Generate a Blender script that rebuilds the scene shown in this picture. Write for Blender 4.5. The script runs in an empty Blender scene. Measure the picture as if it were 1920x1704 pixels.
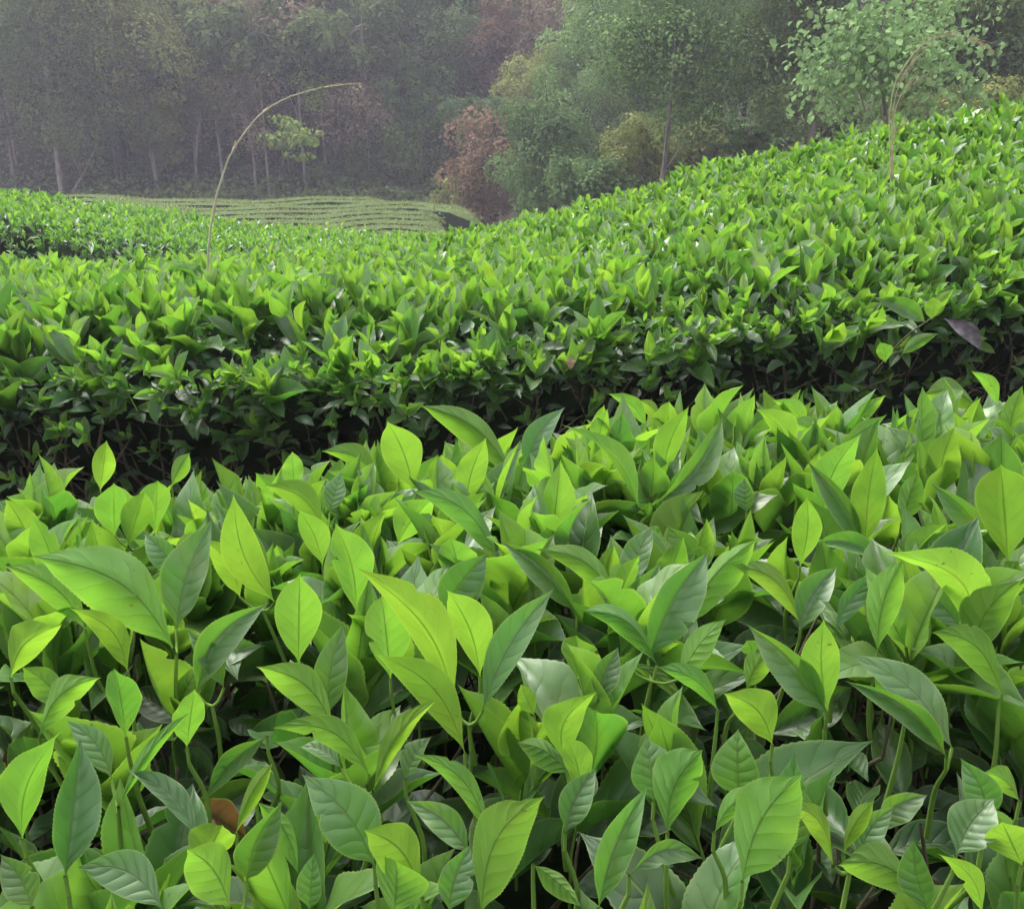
import bpy, math
import numpy as np
from math import radians, sin, cos, pi, tan, atan, atan2, sqrt
RNG = np.random.default_rng(7)
scene = bpy.context.scene
C = scene.collection

# ------------------------------------------------------------------ camera, sky, sun, exposure
CZ = 1.30
PITCH = radians(18.0)
FPX = 1700.0
cam_data = bpy.data.cameras.new('camera')
cam_data.sensor_width = 36.0
cam_data.lens = 36.0 * FPX / 1920.0
cam_data.clip_start = 0.02
cam_data.clip_end = 1500
cam = bpy.data.objects.new('camera', cam_data)
C.objects.link(cam)
cam.location = (0, 0, CZ)
cam.rotation_euler = (radians(90) - PITCH, 0, 0)
scene.camera = cam

SUN_EL, SUN_AZ = radians(62), radians(-42)     # azimuth measured from +Y (ahead) towards +X
world = bpy.data.worlds.new('World')
scene.world = world
world.use_nodes = True
wn = world.node_tree.nodes; wl = world.node_tree.links
bg = wn['Background']
sky = wn.new('ShaderNodeTexSky'); sky.sky_type = 'NISHITA'; sky.sun_disc = False
sky.sun_elevation = SUN_EL; sky.sun_rotation = SUN_AZ
sky.air_density = 1.0; sky.dust_density = 4.0; sky.ozone_density = 1.0
hsv = wn.new('ShaderNodeHueSaturation'); hsv.inputs['Saturation'].default_value = 0.18
wl.new(sky.outputs[0], hsv.inputs['Color']); wl.new(hsv.outputs[0], bg.inputs['Color'])
bg.inputs['Strength'].default_value = 0.15

sd = bpy.data.lights.new('sun', 'SUN'); sd.energy = 0.9; sd.angle = radians(20); sd.color = (1.0, 0.96, 0.88)
sun = bpy.data.objects.new('sun', sd); C.objects.link(sun)
sdir = np.array([sin(SUN_AZ) * cos(SUN_EL), cos(SUN_AZ) * cos(SUN_EL), sin(SUN_EL)])   # towards the sun
from mathutils import Vector
sun.rotation_euler = Vector(sdir).to_track_quat('Z', 'Y').to_euler()
sun.location = (0, 0, 60)

scene.view_settings.view_transform = 'Standard'
scene.view_settings.look = 'None'
scene.view_settings.gamma = 1.0
scene.view_settings.use_curve_mapping = False
scene.view_settings.exposure = 1.68
scene.render.engine = 'CYCLES'
scene.cycles.max_bounces = 8
scene.cycles.transmission_bounces = 6
scene.cycles.volume_bounces = 1

# ------------------------------------------------------------------ small maths
F_ = np.array([0, cos(PITCH), -sin(PITCH)]); U_ = np.array([0, sin(PITCH), cos(PITCH)]); R_ = np.array([1.0, 0, 0])
CAM = np.array([0, 0, CZ])
def ray(px, py):
    return F_ + (px - 960) / FPX * R_ + (852 - py) / FPX * U_
def at(px, py, Y):
    d = ray(px, py)
    return CAM + d * (Y / d[1])
def onplane(px, py, h):
    """where the line of sight through a pixel meets a level plane h metres under the eye"""
    d = ray(px, py)
    return CAM + d * (h / -d[2])
def sstep(a, b, x):
    t = np.clip((np.asarray(x, float) - a) / (b - a), 0, 1)
    return t * t * (3 - 2 * t)
def soft(x, k=0.25):
    x = np.asarray(x, float)
    return k * np.logaddexp(0, x / k)
def nrm(v):
    v = np.asarray(v, float)
    return v / np.maximum(np.linalg.norm(v, axis=-1, keepdims=True), 1e-9)
def wob(x, y, f, s):
    return (np.sin(x * f + s) + np.sin(y * f * 1.3 + s * 2.1) + np.sin((x + y) * f * 0.7 + s * 0.7) + np.sin((x - y) * f * 1.7 + s * 1.3)) / 4

# ------------------------------------------------------------------ terrain (heights relative to the eye)
def rise(x, y):
    return np.minimum((0.27 * soft(np.asarray(x) + 0.3) + 0.06 * soft(np.asarray(x) - 1.6)) * np.clip(np.asarray(y) - 1.6, 0, 4.6) / 4, 3.0)
def ground_rel(x, y):
    x = np.asarray(x, float); y = np.asarray(y, float)
    g = -1.28 - 1.05 * sstep(6, 17, y)
    g = g + 0.45 * sstep(-2.2, -6, x) * sstep(4, 7, y) * (1 - sstep(12, 17, y))
    g = g + rise(x, y) * (1 - 0.6 * sstep(7, 14, y))
    g = g + 0.30 * np.clip(x - 3, 0, 30) * sstep(8, 24, y)
    g = g + 0.52 * soft(np.minimum(y, 105) - 43, 3.0)
    g = g + 0.22 * np.clip(-x - 26, 0, 40) * sstep(20, 40, y)
    g = g + 0.03 * wob(x, y, 2.1, 1.0) + 0.25 * wob(x, y, 0.35, 4.0) * sstep(40, 60, y)
    return g
def gz(x, y):
    return CZ + ground_rel(x, y)

# ------------------------------------------------------------------ mesh collecting
class MB:
    def __init__(s):
        s.v = []; s.f = []; s.uv = []; s.age = []; s.rnd = []; s.mi = []; s.n = 0
    def add(s, v, f, uv=None, age=0.5, rnd=0.5, mi=0):
        v = np.asarray(v, float).reshape(-1, 3); f = np.asarray(f, np.int64).reshape(-1, 4)
        m = len(v)
        s.v.append(v); s.f.append(f + s.n)
        s.uv.append(np.zeros((m, 2)) if uv is None else np.asarray(uv, float).reshape(-1, 2))
        s.age.append(np.broadcast_to(np.asarray(age, float), (m,)))
        s.rnd.append(np.broadcast_to(np.asarray(rnd, float), (m,)))
        s.mi.append(np.full(len(f), mi)); s.n += m
        return s
    def build(s, name, mats, parent=None, loc=(0, 0, 0), kind=None, label=None, smooth=True):
        """vertices are in world space; loc is the object's world origin"""
        if not isinstance(mats, (list, tuple)): mats = [mats]
        v = np.concatenate(s.v) - np.asarray(loc, float); f = np.concatenate(s.f)
        uv = np.concatenate(s.uv); me = bpy.data.meshes.new(name)
        nf = len(f)
        me.vertices.add(len(v)); me.vertices.foreach_set('co', v.astype(np.float32).ravel())
        me.loops.add(nf * 4); me.loops.foreach_set('vertex_index', f.astype(np.int32).ravel())
        me.polygons.add(nf)
        me.polygons.foreach_set('loop_start', np.arange(0, nf * 4, 4, dtype=np.int32))
        me.polygons.foreach_set('loop_total', np.full(nf, 4, dtype=np.int32))
        me.polygons.foreach_set('material_index', np.concatenate(s.mi).astype(np.int32))
        me.polygons.foreach_set('use_smooth', np.full(nf, smooth))
        ul = me.uv_layers.new(name='UVMap')
        ul.data.foreach_set('uv', uv[f.ravel()].astype(np.float32).ravel())
        for nm, arr in (('age', s.age), ('rnd', s.rnd)):
            a = me.attributes.new(nm, 'FLOAT', 'POINT')
            a.data.foreach_set('value', np.concatenate(arr).astype(np.float32))
        for m in mats: me.materials.append(m)
        me.update(calc_edges=True)
        o = bpy.data.objects.new(name, me); C.objects.link(o)
        if parent is not None:
            o.parent = parent
            w = np.array(parent['_w']) if '_w' in parent else np.array(parent.location)
            o.location = np.asarray(loc, float) - w
        else:
            o.location = loc
        o['_w'] = [float(a) for a in loc]
        if kind: o['kind'] = kind
        if label: o['label'] = label
        return o

def thing(name, loc, label, cat, group=None, kind=None):
    o = bpy.data.objects.new(name, None); C.objects.link(o); o.location = loc
    o.empty_display_size = 0.2
    o['_w'] = [float(a) for a in loc]
    o['label'] = label; o['category'] = cat
    if group: o['group'] = group
    if kind: o['kind'] = kind
    return o

def tube(mb, pts, rad, sides=5, age=0.5, rnd=0.5, mi=0):
    pts = np.asarray(pts, float); n = len(pts)
    rad = np.broadcast_to(np.asarray(rad, float), (n,))
    t = nrm(np.gradient(pts, axis=0))
    ref = np.array([0.3, 0.2, 1.0]) if abs(t[0][2]) < 0.8 else np.array([1.0, 0.1, 0.2])
    a = nrm(np.cross(t, ref)); b = np.cross(t, a)
    ang = np.arange(sides) * 2 * pi / sides
    v = pts[:, None] + rad[:, None, None] * (np.cos(ang)[None, :, None] * a[:, None] + np.sin(ang)[None, :, None] * b[:, None])
    i = np.arange(n - 1)[:, None] * sides; j = np.arange(sides)[None]; k = (j + 1) % sides
    f = np.stack([i + j, i + k, i + sides + k, i + sides + j], -1).reshape(-1, 4)
    uv = np.stack(np.meshgrid(np.linspace(0, 1, sides), np.linspace(0, 1, n)), -1).reshape(-1, 2)
    mb.add(v.reshape(-1, 3), f, uv, age, rnd, mi)

def spline(pts, n=24):
    pts = np.asarray(pts, float); m = len(pts)
    P = np.vstack([2 * pts[0] - pts[1], pts, 2 * pts[-1] - pts[-2]])
    out = []
    for q in np.linspace(0, m - 1 - 1e-6, n):
        i = int(q); t = q - i; p0, p1, p2, p3 = P[i:i + 4]
        out.append(0.5 * ((2 * p1) + (-p0 + p2) * t + (2 * p0 - 5 * p1 + 4 * p2 - p3) * t * t + (-p0 + 3 * p1 - 3 * p2 + p3) * t ** 3))
    return np.array(out)

# ------------------------------------------------------------------ materials
def newmat(name):
    m = bpy.data.materials.new(name); m.use_nodes = True
    nt = m.node_tree; nt.nodes.clear()
    out = nt.nodes.new('ShaderNodeOutputMaterial')
    return m, nt, out
class NT:
    def __init__(s, nt): s.nt = nt
    def n(s, t, **k):
        x = s.nt.nodes.new(t)
        for a, b in k.items(): setattr(x, a, b)
        return x
    def l(s, a, b): s.nt.links.new(a, b)
    def m(s, op, a, b=None, c=None, clamp=False):
        x = s.nt.nodes.new('ShaderNodeMath'); x.operation = op; x.use_clamp = clamp
        for i, q in enumerate((a, b, c)):
            if q is None: continue
            if isinstance(q, (int, float)): x.inputs[i].default_value = q
            else: s.l(q, x.inputs[i])
        return x.outputs[0]
    def mix(s, fac, a, b, mode='MIX'):
        x = s.nt.nodes.new('ShaderNodeMix'); x.data_type = 'RGBA'; x.blend_type = mode
        for sock, q in ((x.inputs[0], fac), (x.inputs[6], a), (x.inputs[7], b)):
            if isinstance(q, (int, float)): sock.default_value = q
            elif isinstance(q, tuple): sock.default_value = (*q, 1)
            else: s.l(q, sock)
        return x.outputs[2]
    def attr(s, name):
        x = s.nt.nodes.new('ShaderNodeAttribute'); x.attribute_name = name
        return x.outputs['Fac']
    def ramp(s, fac, stops):
        x = s.nt.nodes.new('ShaderNodeValToRGB'); e = x.color_ramp.elements
        while len(e) < len(stops): e.new(0.5)
        for k, (p, c) in zip(e, stops): k.position = p; k.color = (*c, 1)
        s.l(fac, x.inputs[0]); return x.outputs[0]

def tea_leaf_material(name, detail=True):
    m, nt, out = newmat(name); g = NT(nt)
    uvn = g.n('ShaderNodeUVMap'); uvn.uv_map = 'UVMap'
    sp = g.n('ShaderNodeSeparateXYZ'); g.l(uvn.outputs[0], sp.inputs[0])
    across = g.m('ABSOLUTE', g.m('MULTIPLY_ADD', sp.outputs[0], 2.0, -1.0))
    age = g.attr('age'); rnd = g.attr('rnd')
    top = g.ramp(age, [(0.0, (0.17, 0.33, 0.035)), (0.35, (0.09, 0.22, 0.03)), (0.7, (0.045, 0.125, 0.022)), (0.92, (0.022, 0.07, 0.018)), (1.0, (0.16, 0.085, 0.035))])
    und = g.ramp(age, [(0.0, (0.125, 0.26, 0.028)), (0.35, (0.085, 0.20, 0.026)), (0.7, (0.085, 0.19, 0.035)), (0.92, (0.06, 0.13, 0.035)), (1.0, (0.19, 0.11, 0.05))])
    tra = g.ramp(age, [(0.0, (0.29, 0.54, 0.035)), (0.35, (0.155, 0.37, 0.026)), (0.7, (0.10, 0.28, 0.025)), (0.92, (0.05, 0.15, 0.01)), (1.0, (0.25, 0.11, 0.03))])
    # side veins and midrib
    nv = g.n('ShaderNodeTexNoise'); nv.inputs['Scale'].default_value = 55; nv.inputs['Detail'].default_value = 1
    g0 = g.n('ShaderNodeNewGeometry'); g.l(g0.outputs['Position'], nv.inputs['Vector'])
    ph = g.m('MULTIPLY_ADD', sp.outputs[1], 7.0, g.m('ADD', g.m('MULTIPLY', across, -1.3), g.m('MULTIPLY', nv.outputs[0], 0.8)))
    sn = g.m('ABSOLUTE', g.m('SINE', g.m('MULTIPLY', ph, pi)))
    vein = g.m('SUBTRACT', 1.0, g.m('MULTIPLY', sn, 4.5), clamp=True)
    rib = g.m('SUBTRACT', 1.0, g.m('MULTIPLY', across, 16.0), clamp=True)
    geo = g.n('ShaderNodeNewGeometry'); back = geo.outputs['Backfacing']
    nz = g.n('ShaderNodeTexNoise'); nz.inputs['Scale'].default_value = 38; nz.inputs['Detail'].default_value = 2
    g.l(geo.outputs['Position'], nz.inputs['Vector'])
    col = g.mix(back, top, und)
    hs = g.n('ShaderNodeHueSaturation')
    g.l(g.m('MULTIPLY_ADD', rnd, 0.022, 0.492), hs.inputs['Hue'])
    g.l(g.m('MULTIPLY_ADD', rnd, -0.15, 0.98), hs.inputs['Saturation'])
    g.l(g.m('ADD', g.m('MULTIPLY_ADD', rnd, 0.5, 0.45), g.m('MULTIPLY', nz.outputs[0], 0.6)), hs.inputs['Value'])
    g.l(col, hs.inputs['Color']); col = hs.outputs[0]
    hs2 = g.n('ShaderNodeHueSaturation')
    g.l(g.m('MULTIPLY_ADD', rnd, 0.022, 0.492), hs2.inputs['Hue'])
    g.l(g.m('MULTIPLY_ADD', nz.outputs[0], 0.5, 0.75), hs2.inputs['Value'])
    g.l(tra, hs2.inputs['Color']); tra = hs2.outputs[0]
    if detail:
        col = g.mix(g.m('MULTIPLY', rib, g.m('MULTIPLY_ADD', back, -0.75, 0.85)), col, (0.22, 0.34, 0.08))
        col = g.mix(g.m('MULTIPLY', vein, 0.10), col, (0.20, 0.34, 0.08))
        tra = g.mix(g.m('MULTIPLY', rib, 0.85), tra, (0.05, 0.12, 0.01))
        tra = g.mix(g.m('MULTIPLY', vein, 0.16), tra, (0.10, 0.22, 0.01))
    if detail:
        mg = g.m('MULTIPLY', g.m('SUBTRACT', across, 0.90, clamp=True), 5.0, clamp=True)
        col = g.mix(mg, col, (0.24, 0.36, 0.08)); tra = g.mix(mg, tra, (0.42, 0.60, 0.08))
        vo = g.n('ShaderNodeTexNoise'); vo.inputs['Scale'].default_value = 210; vo.inputs['Detail'].default_value = 3; g.l(geo.outputs['Position'], vo.inputs['Vector'])
        big = g.n('ShaderNodeTexNoise'); big.inputs['Scale'].default_value = 17; big.inputs['Detail'].default_value = 3; g.l(geo.outputs['Position'], big.inputs['Vector'])
        spot = g.m('MULTIPLY', g.m('MULTIPLY', g.m('SUBTRACT', vo.outputs[0], 0.66, clamp=True), 14.0, clamp=True), g.m('MULTIPLY', g.m('SUBTRACT', big.outputs[0], 0.50, clamp=True), 8.0, clamp=True))
        col = g.mix(g.m('MULTIPLY', spot, 0.75), col, (0.10, 0.07, 0.03)); tra = g.mix(g.m('MULTIPLY', spot, 0.8), tra, (0.08, 0.05, 0.01))
        yl = g.m('MULTIPLY', g.m('SUBTRACT', big.outputs[0], 0.52, clamp=True), 2.2, clamp=True)
        tra = g.mix(g.m('MULTIPLY', yl, 0.6), tra, (0.36, 0.48, 0.03)); col = g.mix(g.m('MULTIPLY', yl, 0.6), col, (0.20, 0.26, 0.04))
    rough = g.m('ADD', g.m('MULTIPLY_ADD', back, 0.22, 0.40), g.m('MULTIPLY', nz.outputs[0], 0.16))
    p = g.n('ShaderNodeBsdfPrincipled')
    g.l(col, p.inputs['Base Color']); g.l(rough, p.inputs['Roughness'])
    g.l(g.m('MULTIPLY_ADD', back, -0.3, g.m('MULTIPLY_ADD', age, -0.5, 0.95)), p.inputs['Specular IOR Level'])
    g.l(g.m('MULTIPLY', g.m('SUBTRACT', 1.0, back), g.m('MULTIPLY_ADD', age, -0.85, 1.1), clamp=True), p.inputs['Coat Weight']); p.inputs['Coat Roughness'].default_value = 0.42; p.inputs['Coat IOR'].default_value = 1.75
    tl = g.n('ShaderNodeBsdfTranslucent'); g.l(tra, tl.inputs['Color'])
    if detail:
        hgt = g.m('ADD', g.m('MULTIPLY', g.m('POWER', sn, 0.6), g.m('SUBTRACT', 1.0, g.m('POWER', across, 2.5))), g.m('MULTIPLY', nz.outputs[0], 0.5))
        hgt = g.m('SUBTRACT', hgt, g.m('MULTIPLY', rib, 0.8))
        bp = g.n('ShaderNodeBump'); bp.inputs['Strength'].default_value = 0.8; bp.inputs['Distance'].default_value = 0.0014
        g.l(hgt, bp.inputs['Height']); g.l(bp.outputs[0], p.inputs['Normal'])
    mx = g.n('ShaderNodeMixShader')
    g.l(g.m('MULTIPLY_ADD', age, -0.22, 0.52), mx.inputs[0])
    g.l(p.outputs[0], mx.inputs[1]); g.l(tl.outputs[0], mx.inputs[2]); g.l(mx.outputs[0], out.inputs[0])
    return m

def tree_leaf_material(name, c1, c2, tr=0.18):
    m, nt, out = newmat(name); g = NT(nt)
    rnd = g.attr('rnd')
    geo = g.n('ShaderNodeNewGeometry')
    nz = g.n('ShaderNodeTexNoise'); nz.inputs['Scale'].default_value = 0.9; nz.inputs['Detail'].default_value = 1
    g.l(geo.outputs['Position'], nz.inputs['Vector'])
    f = g.m('ADD', g.m('MULTIPLY', rnd, 0.9), g.m('MULTIPLY_ADD', nz.outputs[0], 0.6, -0.27), clamp=True)
    col = g.mix(f, c1, c2)
    p = g.n('ShaderNodeBsdfPrincipled'); g.l(col, p.inputs['Base Color']); p.inputs['Roughness'].default_value = 0.75
    p.inputs['Specular IOR Level'].default_value = 0.15
    tl = g.n('ShaderNodeBsdfTranslucent'); g.l(g.mix(0.5, col, tuple(min(1, 2.2 * a) for a in c2)), tl.inputs['Color'])
    mx = g.n('ShaderNodeMixShader'); mx.inputs[0].default_value = tr
    g.l(p.outputs[0], mx.inputs[1]); g.l(tl.outputs[0], mx.inputs[2]); g.l(mx.outputs[0], out.inputs[0])
    return m

def bark_material(name, c1, c2, scale=20, stretch=(1, 1, 0.25), spec=0.15):
    m, nt, out = newmat(name); g = NT(nt)
    tc = g.n('ShaderNodeTexCoord'); mp = g.n('ShaderNodeMapping'); mp.inputs['Scale'].default_value = stretch
    g.l(tc.outputs['Object'], mp.inputs[0])
    nz = g.n('ShaderNodeTexNoise'); nz.inputs['Scale'].default_value = scale; nz.inputs['Detail'].default_value = 5
    g.l(mp.outputs[0], nz.inputs['Vector'])
    col = g.ramp(nz.outputs[0], [(0.3, c1), (0.7, c2)])
    p = g.n('ShaderNodeBsdfPrincipled'); g.l(col, p.inputs['Base Color']); p.inputs['Roughness'].default_value = 0.95; p.inputs['Specular IOR Level'].default_value = spec
    bp = g.n('ShaderNodeBump'); bp.inputs['Strength'].default_value = 0.5; bp.inputs['Distance'].default_value = 0.01
    g.l(nz.outputs[0], bp.inputs['Height']); g.l(bp.outputs[0], p.inputs['Normal']); g.l(p.outputs[0], out.inputs[0])
    return m

M_TEA = tea_leaf_material('tea_leaf')
M_TEA_FAR = tea_leaf_material('tea_leaf_plain', detail=False)
M_STEM = bark_material('green_stem', (0.10, 0.19, 0.03), (0.17, 0.28, 0.05), 60)
M_TWIG = bark_material('tea_twig', (0.06, 0.05, 0.035), (0.20, 0.165, 0.12), 90)
M_CORE = bark_material('hedge_inside_shade', (0.005, 0.010, 0.003), (0.018, 0.028, 0.010), 45, (1, 1, 1))  # near black: the shade within dense foliage is put into this colour
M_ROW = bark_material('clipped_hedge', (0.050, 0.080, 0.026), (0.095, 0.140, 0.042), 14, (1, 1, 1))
M_SIDE = bark_material('hedge_side', (0.010, 0.014, 0.008), (0.030, 0.040, 0.018), 14, (1, 1, 1))  # woody old side leaves, with the shade of the row gaps put into the colour
M_WITHER = bark_material('withered_leaf', (0.13, 0.115, 0.125), (0.27, 0.235, 0.25), 70, (1, 1, 1), 0.4)
M_SOIL = bark_material('soil', (0.022, 0.018, 0.012), (0.060, 0.045, 0.030), 6, (1, 1, 1))
M_DRY = bark_material('dry_straw', (0.36, 0.29, 0.18), (0.55, 0.46, 0.32), 40)
M_STALK = bark_material('stalk_green_tan', (0.40, 0.38, 0.25), (0.60, 0.56, 0.40), 30)
M_BARK = bark_material('grey_bark', (0.15, 0.13, 0.11), (0.34, 0.30, 0.26), 9)
M_BARKD = bark_material('dark_bark', (0.03, 0.026, 0.022), (0.08, 0.066, 0.055), 9)
TM = {
    'dark':   tree_leaf_material('foliage_dark_green', (0.034, 0.055, 0.026), (0.156, 0.215, 0.065)),
    'olive':  tree_leaf_material('foliage_olive', (0.065, 0.086, 0.029), (0.299, 0.338, 0.091)),
    'green':  tree_leaf_material('foliage_green', (0.036, 0.073, 0.029), (0.176, 0.286, 0.091)),
    'light':  tree_leaf_material('foliage_light_green', (0.072, 0.137, 0.046), (0.273, 0.429, 0.124)),
    'bright': tree_leaf_material('foliage_yellow_green', (0.130, 0.202, 0.039), (0.377, 0.507, 0.111)),
    'rust':   tree_leaf_material('foliage_rust', (0.095, 0.074, 0.045), (0.300, 0.195, 0.120)),
    'brown':  tree_leaf_material('foliage_brown_purple', (0.078, 0.068, 0.047), (0.273, 0.215, 0.143)),
    'pale':   tree_leaf_material('foliage_pale', (0.104, 0.182, 0.072), (0.286, 0.442, 0.169)),
}

# ------------------------------------------------------------------ tea leaf templates
def leaf_template(nL, nW, bend=0.5, fold=0.3, wave=0.02, serr=0.0, bow=0.0, twist=0.0, ph=0.0, wide=0.5, bite=None, rnd=False):
    """unit leaf: base at origin, length 1 along y, full width 1 in x, upper side +z"""
    s = np.linspace(0, 1, nL + 1); t = np.linspace(-1, 1, nW + 1)
    q = s ** (0.92 + 0.35 * (wide - 0.5))
    h = 0.5 * np.sin(pi * np.clip(q, 0, 1)) ** (0.86 if rnd else 1.12)
    h *= 1 - (0.12 if rnd else 0.35) * sstep(0.82, 1.0, s); h *= 0.45 + 0.55 * sstep(-0.02, 0.2, s)
    h = np.maximum(h, 0.015 * (1 - sstep(0.9, 1, s)) + 0.002)
    th = bend * s ** 1.2
    ds = 1.0 / nL
    y = np.concatenate([[0], np.cumsum(np.cos(th[:-1]) * ds)]); z = -np.concatenate([[0], np.cumsum(np.sin(th[:-1]) * ds)])
    saw = np.where(np.arange(nL + 1) % 2 == 0, 1.0, -1.0) * serr
    S, T = np.meshgrid(np.arange(nL + 1), t, indexing='ij')
    edge = (np.abs(T) > 0.99)
    H = h[S] * (1 + edge * saw[S] * (h[S] > 0.12))
    X = H * T
    if bite: X = X * (1 - bite[1] * np.exp(-((s[S] - bite[0]) / bite[2]) ** 2) * (T * bite[3] > 0))
    tw = twist * (s[S] - 0.3)
    off = fold * np.abs(X) + wave * np.sin(s[S] * 17 + ph + T * 0.8) * np.abs(T) ** 1.5 * (h[S] * 2)
    Xr = X * np.cos(tw) - off * np.sin(tw); Zr = X * np.sin(tw) + off * np.cos(tw)
    # put the off-centre part along the local normal of the arched midrib
    Y = y[S] + np.sin(th[S]) * Zr; Z = z[S] + np.cos(th[S]) * Zr
    v = np.stack([Xr, Y, Z], -1).reshape(-1, 3)
    v_bow = np.zeros_like(v); v_bow[:, 0] = (bow * np.sin(pi * s))[S].ravel()
    a = np.arange(nL)[:, None] * (nW + 1) + np.arange(nW)[None]
    f = np.stack([a, a + 1, a + nW + 2, a + nW + 1], -1).reshape(-1, 4)
    uv = np.stack([(T + 1) / 2, s[S]], -1).reshape(-1, 2)
    return v, v_bow, f, uv
def tset(nL, nW, serr, k, seed):
    r = np.random.default_rng(seed); out = []
    for i in range(k):
        out.append(leaf_template(nL, nW, bend=r.uniform(-0.15, 1.0), fold=r.uniform(0.1, 0.55), wave=r.uniform(0.0, 0.04), serr=serr,
                                 twist=r.uniform(-0.4, 0.4), ph=r.uniform(0, 6), wide=r.uniform(0.2, 0.8), rnd=nL < 40, bow=r.uniform(-0.07, 0.07), bite=(r.uniform(0.4, 0.9), r.uniform(0.15, 0.4), 0.03, r.choice([-1, 1])) if (nL > 40 and r.uniform() < 0.25) else None))
    return out
T_HI = tset(52, 6, 0.018, 26, 1)
T_MID = tset(10, 4, 0.0, 12, 2)
T_LOW = tset(4, 2, 0.0, 10, 3)
T_TINY = tset(2, 2, 0.0, 8, 4)

def add_leaves(mb, tmpl, O, A, N, L, W, age, rnd, rng=RNG, mi=0):
    n = len(O)
    if n == 0: return
    A = nrm(A); X = nrm(np.cross(A, N)); N = np.cross(X, A)
    pick = rng.integers(0, len(tmpl), n)
    for k, (v, vb, f, uv) in enumerate(tmpl):
        I = np.where(pick == k)[0]
        if len(I) == 0: continue
        w = (v[None, :, 0:1] * W[I][:, None, None] + vb[None, :, 0:1] * L[I][:, None, None]) * X[I][:, None] \
            + v[None, :, 1:2] * L[I][:, None, None] * A[I][:, None] + v[None, :, 2:3] * (0.5 * (L[I] + 2.2 * W[I]))[:, None, None] * N[I][:, None] + O[I][:, None]
        m = len(v)
        ff = (f[None] + (np.arange(len(I)) * m)[:, None, None]).reshape(-1, 4)
        mb.add(w.reshape(-1, 3), ff, np.tile(uv, (len(I), 1)), np.repeat(age[I], m), np.repeat(rnd[I], m), mi)

def shoot_leaves(P, AX, rng, n=5, scale=1.0, young=0.0, spread=1.0, L0=0.074):
    """leaf frames of shoots standing at P with axis AX; returns flat arrays and the shoot tops"""
    K = len(P); AX = nrm(AX)
    ref = nrm(np.cross(AX, nrm(rng.normal(size=(K, 3)))))
    r2 = np.cross(AX, ref)
    sc = scale * rng.uniform(0.75, 1.2, K)
    stem = sc * rng.uniform(0.05, 0.085, K)
    ph0 = rng.uniform(0, 2 * pi, K); yg = np.clip(young + rng.normal(0, 0.12, K), -0.3, 1)
    out = {k: [] for k in 'OANLWar'}
    for j in range(n):
        q = j / max(1, n - 1)                 # 0 lowest .. 1 topmost
        ph = ph0 + j * 2.4 + rng.normal(0, 0.3, K)
        r = np.cos(ph)[:, None] * ref + np.sin(ph)[:, None] * r2
        tilt = np.radians((58 - 46 * q) * spread + rng.normal(0, 9, K))
        A = np.cos(tilt)[:, None] * AX + np.sin(tilt)[:, None] * r
        N = -np.cos(tilt)[:, None] * r + np.sin(tilt)[:, None] * AX
        N = nrm(N + rng.normal(0, 0.22, (K, 3)))
        L = sc * L0 * (1.15 - 0.42 * q ** 1.5) * rng.uniform(0.82, 1.18, K)
        W = L * (0.39 - 0.05 * q) * rng.uniform(0.85, 1.15, K)
        O = P + AX * (stem * (0.15 + 0.85 * q))[:, None]
        age = np.clip(0.62 - 0.62 * q + yg * 0.5 + rng.normal(0, 0.09, K), 0.0, 0.93)
        for k, a in zip('OANLWar', (O, A, N, L, W, age, np.clip(rng.normal(0.5, 0.22, K), 0, 1))): out[k].append(a)
    o = {k: np.concatenate(v) for k, v in out.items()}
    return o, P + AX * stem[:, None]

# ------------------------------------------------------------------ the setting: ground
def build_ground():
    mb = MB()
    xs = np.concatenate([np.linspace(-320, -30, 24)[:-1], np.linspace(-30, 30, 100), np.linspace(30, 320, 24)[1:]])
    ys = np.concatenate([np.linspace(-260, -6, 18)[:-1], np.linspace(-6, 20, 90), np.linspace(20, 80, 60)[1:], np.linspace(80, 400, 30)[1:]])
    X, Y = np.meshgrid(xs, ys, indexing='ij')
    Z = gz(X, Y); nx, ny = X.shape
    a = np.arange(nx - 1)[:, None] * ny + np.arange(ny - 1)[None]
    f = np.stack([a, a + ny, a + ny + 1, a + 1], -1)
    mb.add(np.stack([X, Y, Z], -1), f.reshape(-1, 4))
    mb.build('ground', M_SOIL, kind='structure')
build_ground()

# ------------------------------------------------------------------ hedges near the camera
def grid_mesh(mb, P, mi=0, age=0.9):
    nx, ny = P.shape[:2]
    a = np.arange(nx - 1)[:, None] * ny + np.arange(ny - 1)[None]
    f = np.stack([a, a + ny, a + ny + 1, a + 1], -1)
    mb.add(P.reshape(-1, 3), f.reshape(-1, 4), age=age, mi=mi)

def hedge_section(u, front, back, ztop, ground, height_in=0.0):
    """one cross-section from the front foot over the top to the back foot: u in 0..1 -> (y, z). 0-.3 front face, .3-.7 top, .7-1 back face"""
    y = np.empty_like(u); z = np.empty_like(u)
    f = u < 0.3; t = (u >= 0.3) & (u <= 0.7); b = u > 0.7
    q = u[f] / 0.3; y[f] = front + 0.22 - 0.30 * np.sin(q * pi / 2) + 0.08 * q; z[f] = ground + (ztop(front) - ground) * q ** 0.9
    y[t] = front + (back - front) * (u[t] - 0.3) / 0.4; z[t] = ztop(y[t])
    q = (u[b] - 0.7) / 0.3; y[b] = back + 0.15 * np.sin(q * pi); z[b] = ztop(back) * (1 - q) + ground * q
    return y, z

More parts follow.
